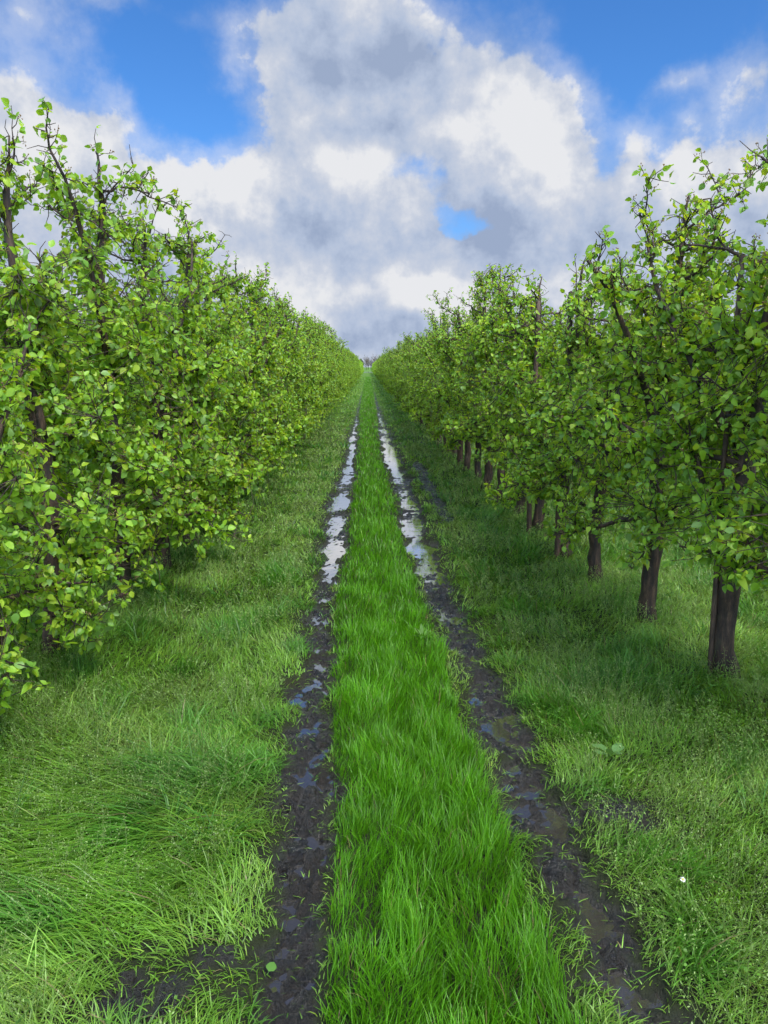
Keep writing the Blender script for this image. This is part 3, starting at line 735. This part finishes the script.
BANKS = [(310, 115, 55, 50, .55), (350, 60, 95, 62, .85), (440, 110, 120, 60, .8), (530, 150, 85, 62, .8), (300, 35, 60, 30, .35),
         (285, 205, 90, 32, .75), (185, 195, 70, 34, .55), (370, 300, 230, 62, 1.1), (80, 150, 80, 50, .75), (20, 125, 50, 30, .35),
         (35, 8, 50, 18, .30), (130, 2, 70, 12, .38), (690, 185, 70, 36, .65), (720, 150, 40, 26, .3), (600, 235, 90, 34, .55),
         (690, 58, 22, 14, .38), (762, 40, 24, 34, .42), (110, 95, 34, 14, .22), (650, 120, 14, 30, .15), (650, 330, 300, 75, 1.0), (100, 330, 300, 80, 1.0),
         (-260, 110, 200, 90, .8), (1060, 90, 200, 90, .8), (-500, 260, 300, 110, .9), (1300, 260, 300, 110, .9)]
HOLES = [(445, 228, 44, 10, -.42), (225, 120, 60, 30, -.35), (630, 100, 36, 60, -.35), (180, 60, 60, 36, -.3)]
dens = total(BANKS+HOLES, azw, elw)
nA = noise(nt, 7.0, 9, .57, vec=tc.outputs['Generated'])
# above and behind the view: free-form cloud field
nB = noise(nt, 1.6, 3, .6, vec=tc.outputs['Generated'])
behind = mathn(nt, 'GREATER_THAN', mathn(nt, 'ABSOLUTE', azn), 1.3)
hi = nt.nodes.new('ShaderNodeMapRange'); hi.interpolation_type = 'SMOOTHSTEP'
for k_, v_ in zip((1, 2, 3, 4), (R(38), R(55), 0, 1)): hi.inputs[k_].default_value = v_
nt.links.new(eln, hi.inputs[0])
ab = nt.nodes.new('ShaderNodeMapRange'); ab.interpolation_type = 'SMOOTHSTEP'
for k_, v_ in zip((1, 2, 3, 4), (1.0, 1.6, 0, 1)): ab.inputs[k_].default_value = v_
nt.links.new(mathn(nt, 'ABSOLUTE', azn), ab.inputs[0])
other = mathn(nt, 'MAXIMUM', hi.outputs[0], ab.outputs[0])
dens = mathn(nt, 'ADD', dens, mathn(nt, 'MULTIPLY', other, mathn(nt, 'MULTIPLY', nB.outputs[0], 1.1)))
full = mathn(nt, 'ADD', dens, mathn(nt, 'MULTIPLY', mathn(nt, 'SUBTRACT', nA.outputs[0], .5), 1.7))
cm_ = nt.nodes.new('ShaderNodeMapRange'); cm_.interpolation_type = 'SMOOTHSTEP'
for k_, v_ in zip((1, 2, 3, 4), (.36, .66, 0, 1)): cm_.inputs[k_].default_value = v_
nt.links.new(full, cm_.inputs[0])
# self shading of the cloud: density compared with density a step towards the sun side (up and right)
off = nt.nodes.new('ShaderNodeVectorMath'); off.operation = 'ADD'; off.inputs[1].default_value = (.018, 0, .026); nt.links.new(tc.outputs['Generated'], off.inputs[0])
nC = noise(nt, 7.0, 7, .57, vec=off.outputs[0])
lit = mathn(nt, 'MULTIPLY', mathn(nt, 'SUBTRACT', nA.outputs[0], nC.outputs[0]), 3.6)
LIGHTS = [(545, 140, 75, 60, .55), (300, 185, 90, 26, .6), (190, 180, 60, 26, .6), (60, 130, 90, 50, .55), (460, 130, 70, 40, .35), (330, 30, 80, 50, .3), (715, 150, 60, 38, .55), (430, 305, 60, 18, .45), (30, 20, 80, 40, .4),
          (400, 215, 150, 22, -.28), (370, 352, 300, 20, -.25), (400, 300, 150, 26, .35), (420, 60, 90, 50, -.25), (330, 130, 60, 50, -.2), (600, 225, 90, 35, -.28)]
sh = mathn(nt, 'ADD', total(LIGHTS, azw, elw), mathn(nt, 'ADD', .47, lit), clamp=True)
cc = ramp(nt, sh, [(0, (3.3, 4.1, 5.8)), (.35, (4.6, 5.4, 7.0)), (.65, (5.8, 6.3, 7.4)), (1, (8.1, 8.2, 8.5))])
for el_ in cc.color_ramp.elements: pass
veil = nt.nodes.new('ShaderNodeMapRange'); veil.interpolation_type = 'SMOOTHSTEP'
for k_, v_ in zip((1, 2, 3, 4), (.0, .70, 0, .55)): veil.inputs[k_].default_value = v_
nt.links.new(full, veil.inputs[0])
fin = mixc(nt, mathn(nt, 'MAXIMUM', cm_.outputs[0], veil.outputs[0]), hs.outputs[0], cc.outputs[0])
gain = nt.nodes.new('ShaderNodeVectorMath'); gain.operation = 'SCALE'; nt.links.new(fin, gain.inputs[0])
nt.links.new(mathn(nt, 'ADD', 1.0, mathn(nt, 'MULTIPLY', other, 2.9)), gain.inputs['Scale'])  # unseen sky above and behind the view, brightened and warmed as added soft fill
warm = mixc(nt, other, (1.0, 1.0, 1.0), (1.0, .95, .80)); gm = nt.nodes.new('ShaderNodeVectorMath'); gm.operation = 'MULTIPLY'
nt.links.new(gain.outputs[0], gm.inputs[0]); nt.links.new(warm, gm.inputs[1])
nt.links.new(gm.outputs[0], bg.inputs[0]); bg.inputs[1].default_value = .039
world.cycles.sampling_method = 'MANUAL'; world.cycles.sample_map_resolution = 512

scene.view_settings.view_transform = 'Standard'; scene.view_settings.look = 'None'; scene.view_settings.gamma = 1
scene.view_settings.use_curve_mapping = False
scene.view_settings.exposure = 1.36
scene.cycles.max_bounces = 5; scene.cycles.diffuse_bounces = 3; scene.cycles.glossy_bounces = 2; scene.cycles.transmission_bounces = 4
scene.cycles.transparent_max_bounces = 4; scene.cycles.sample_clamp_indirect = 6
scene.cycles.use_denoising = True; scene.cycles.use_adaptive_sampling = True; scene.cycles.adaptive_threshold = .03
print('done')
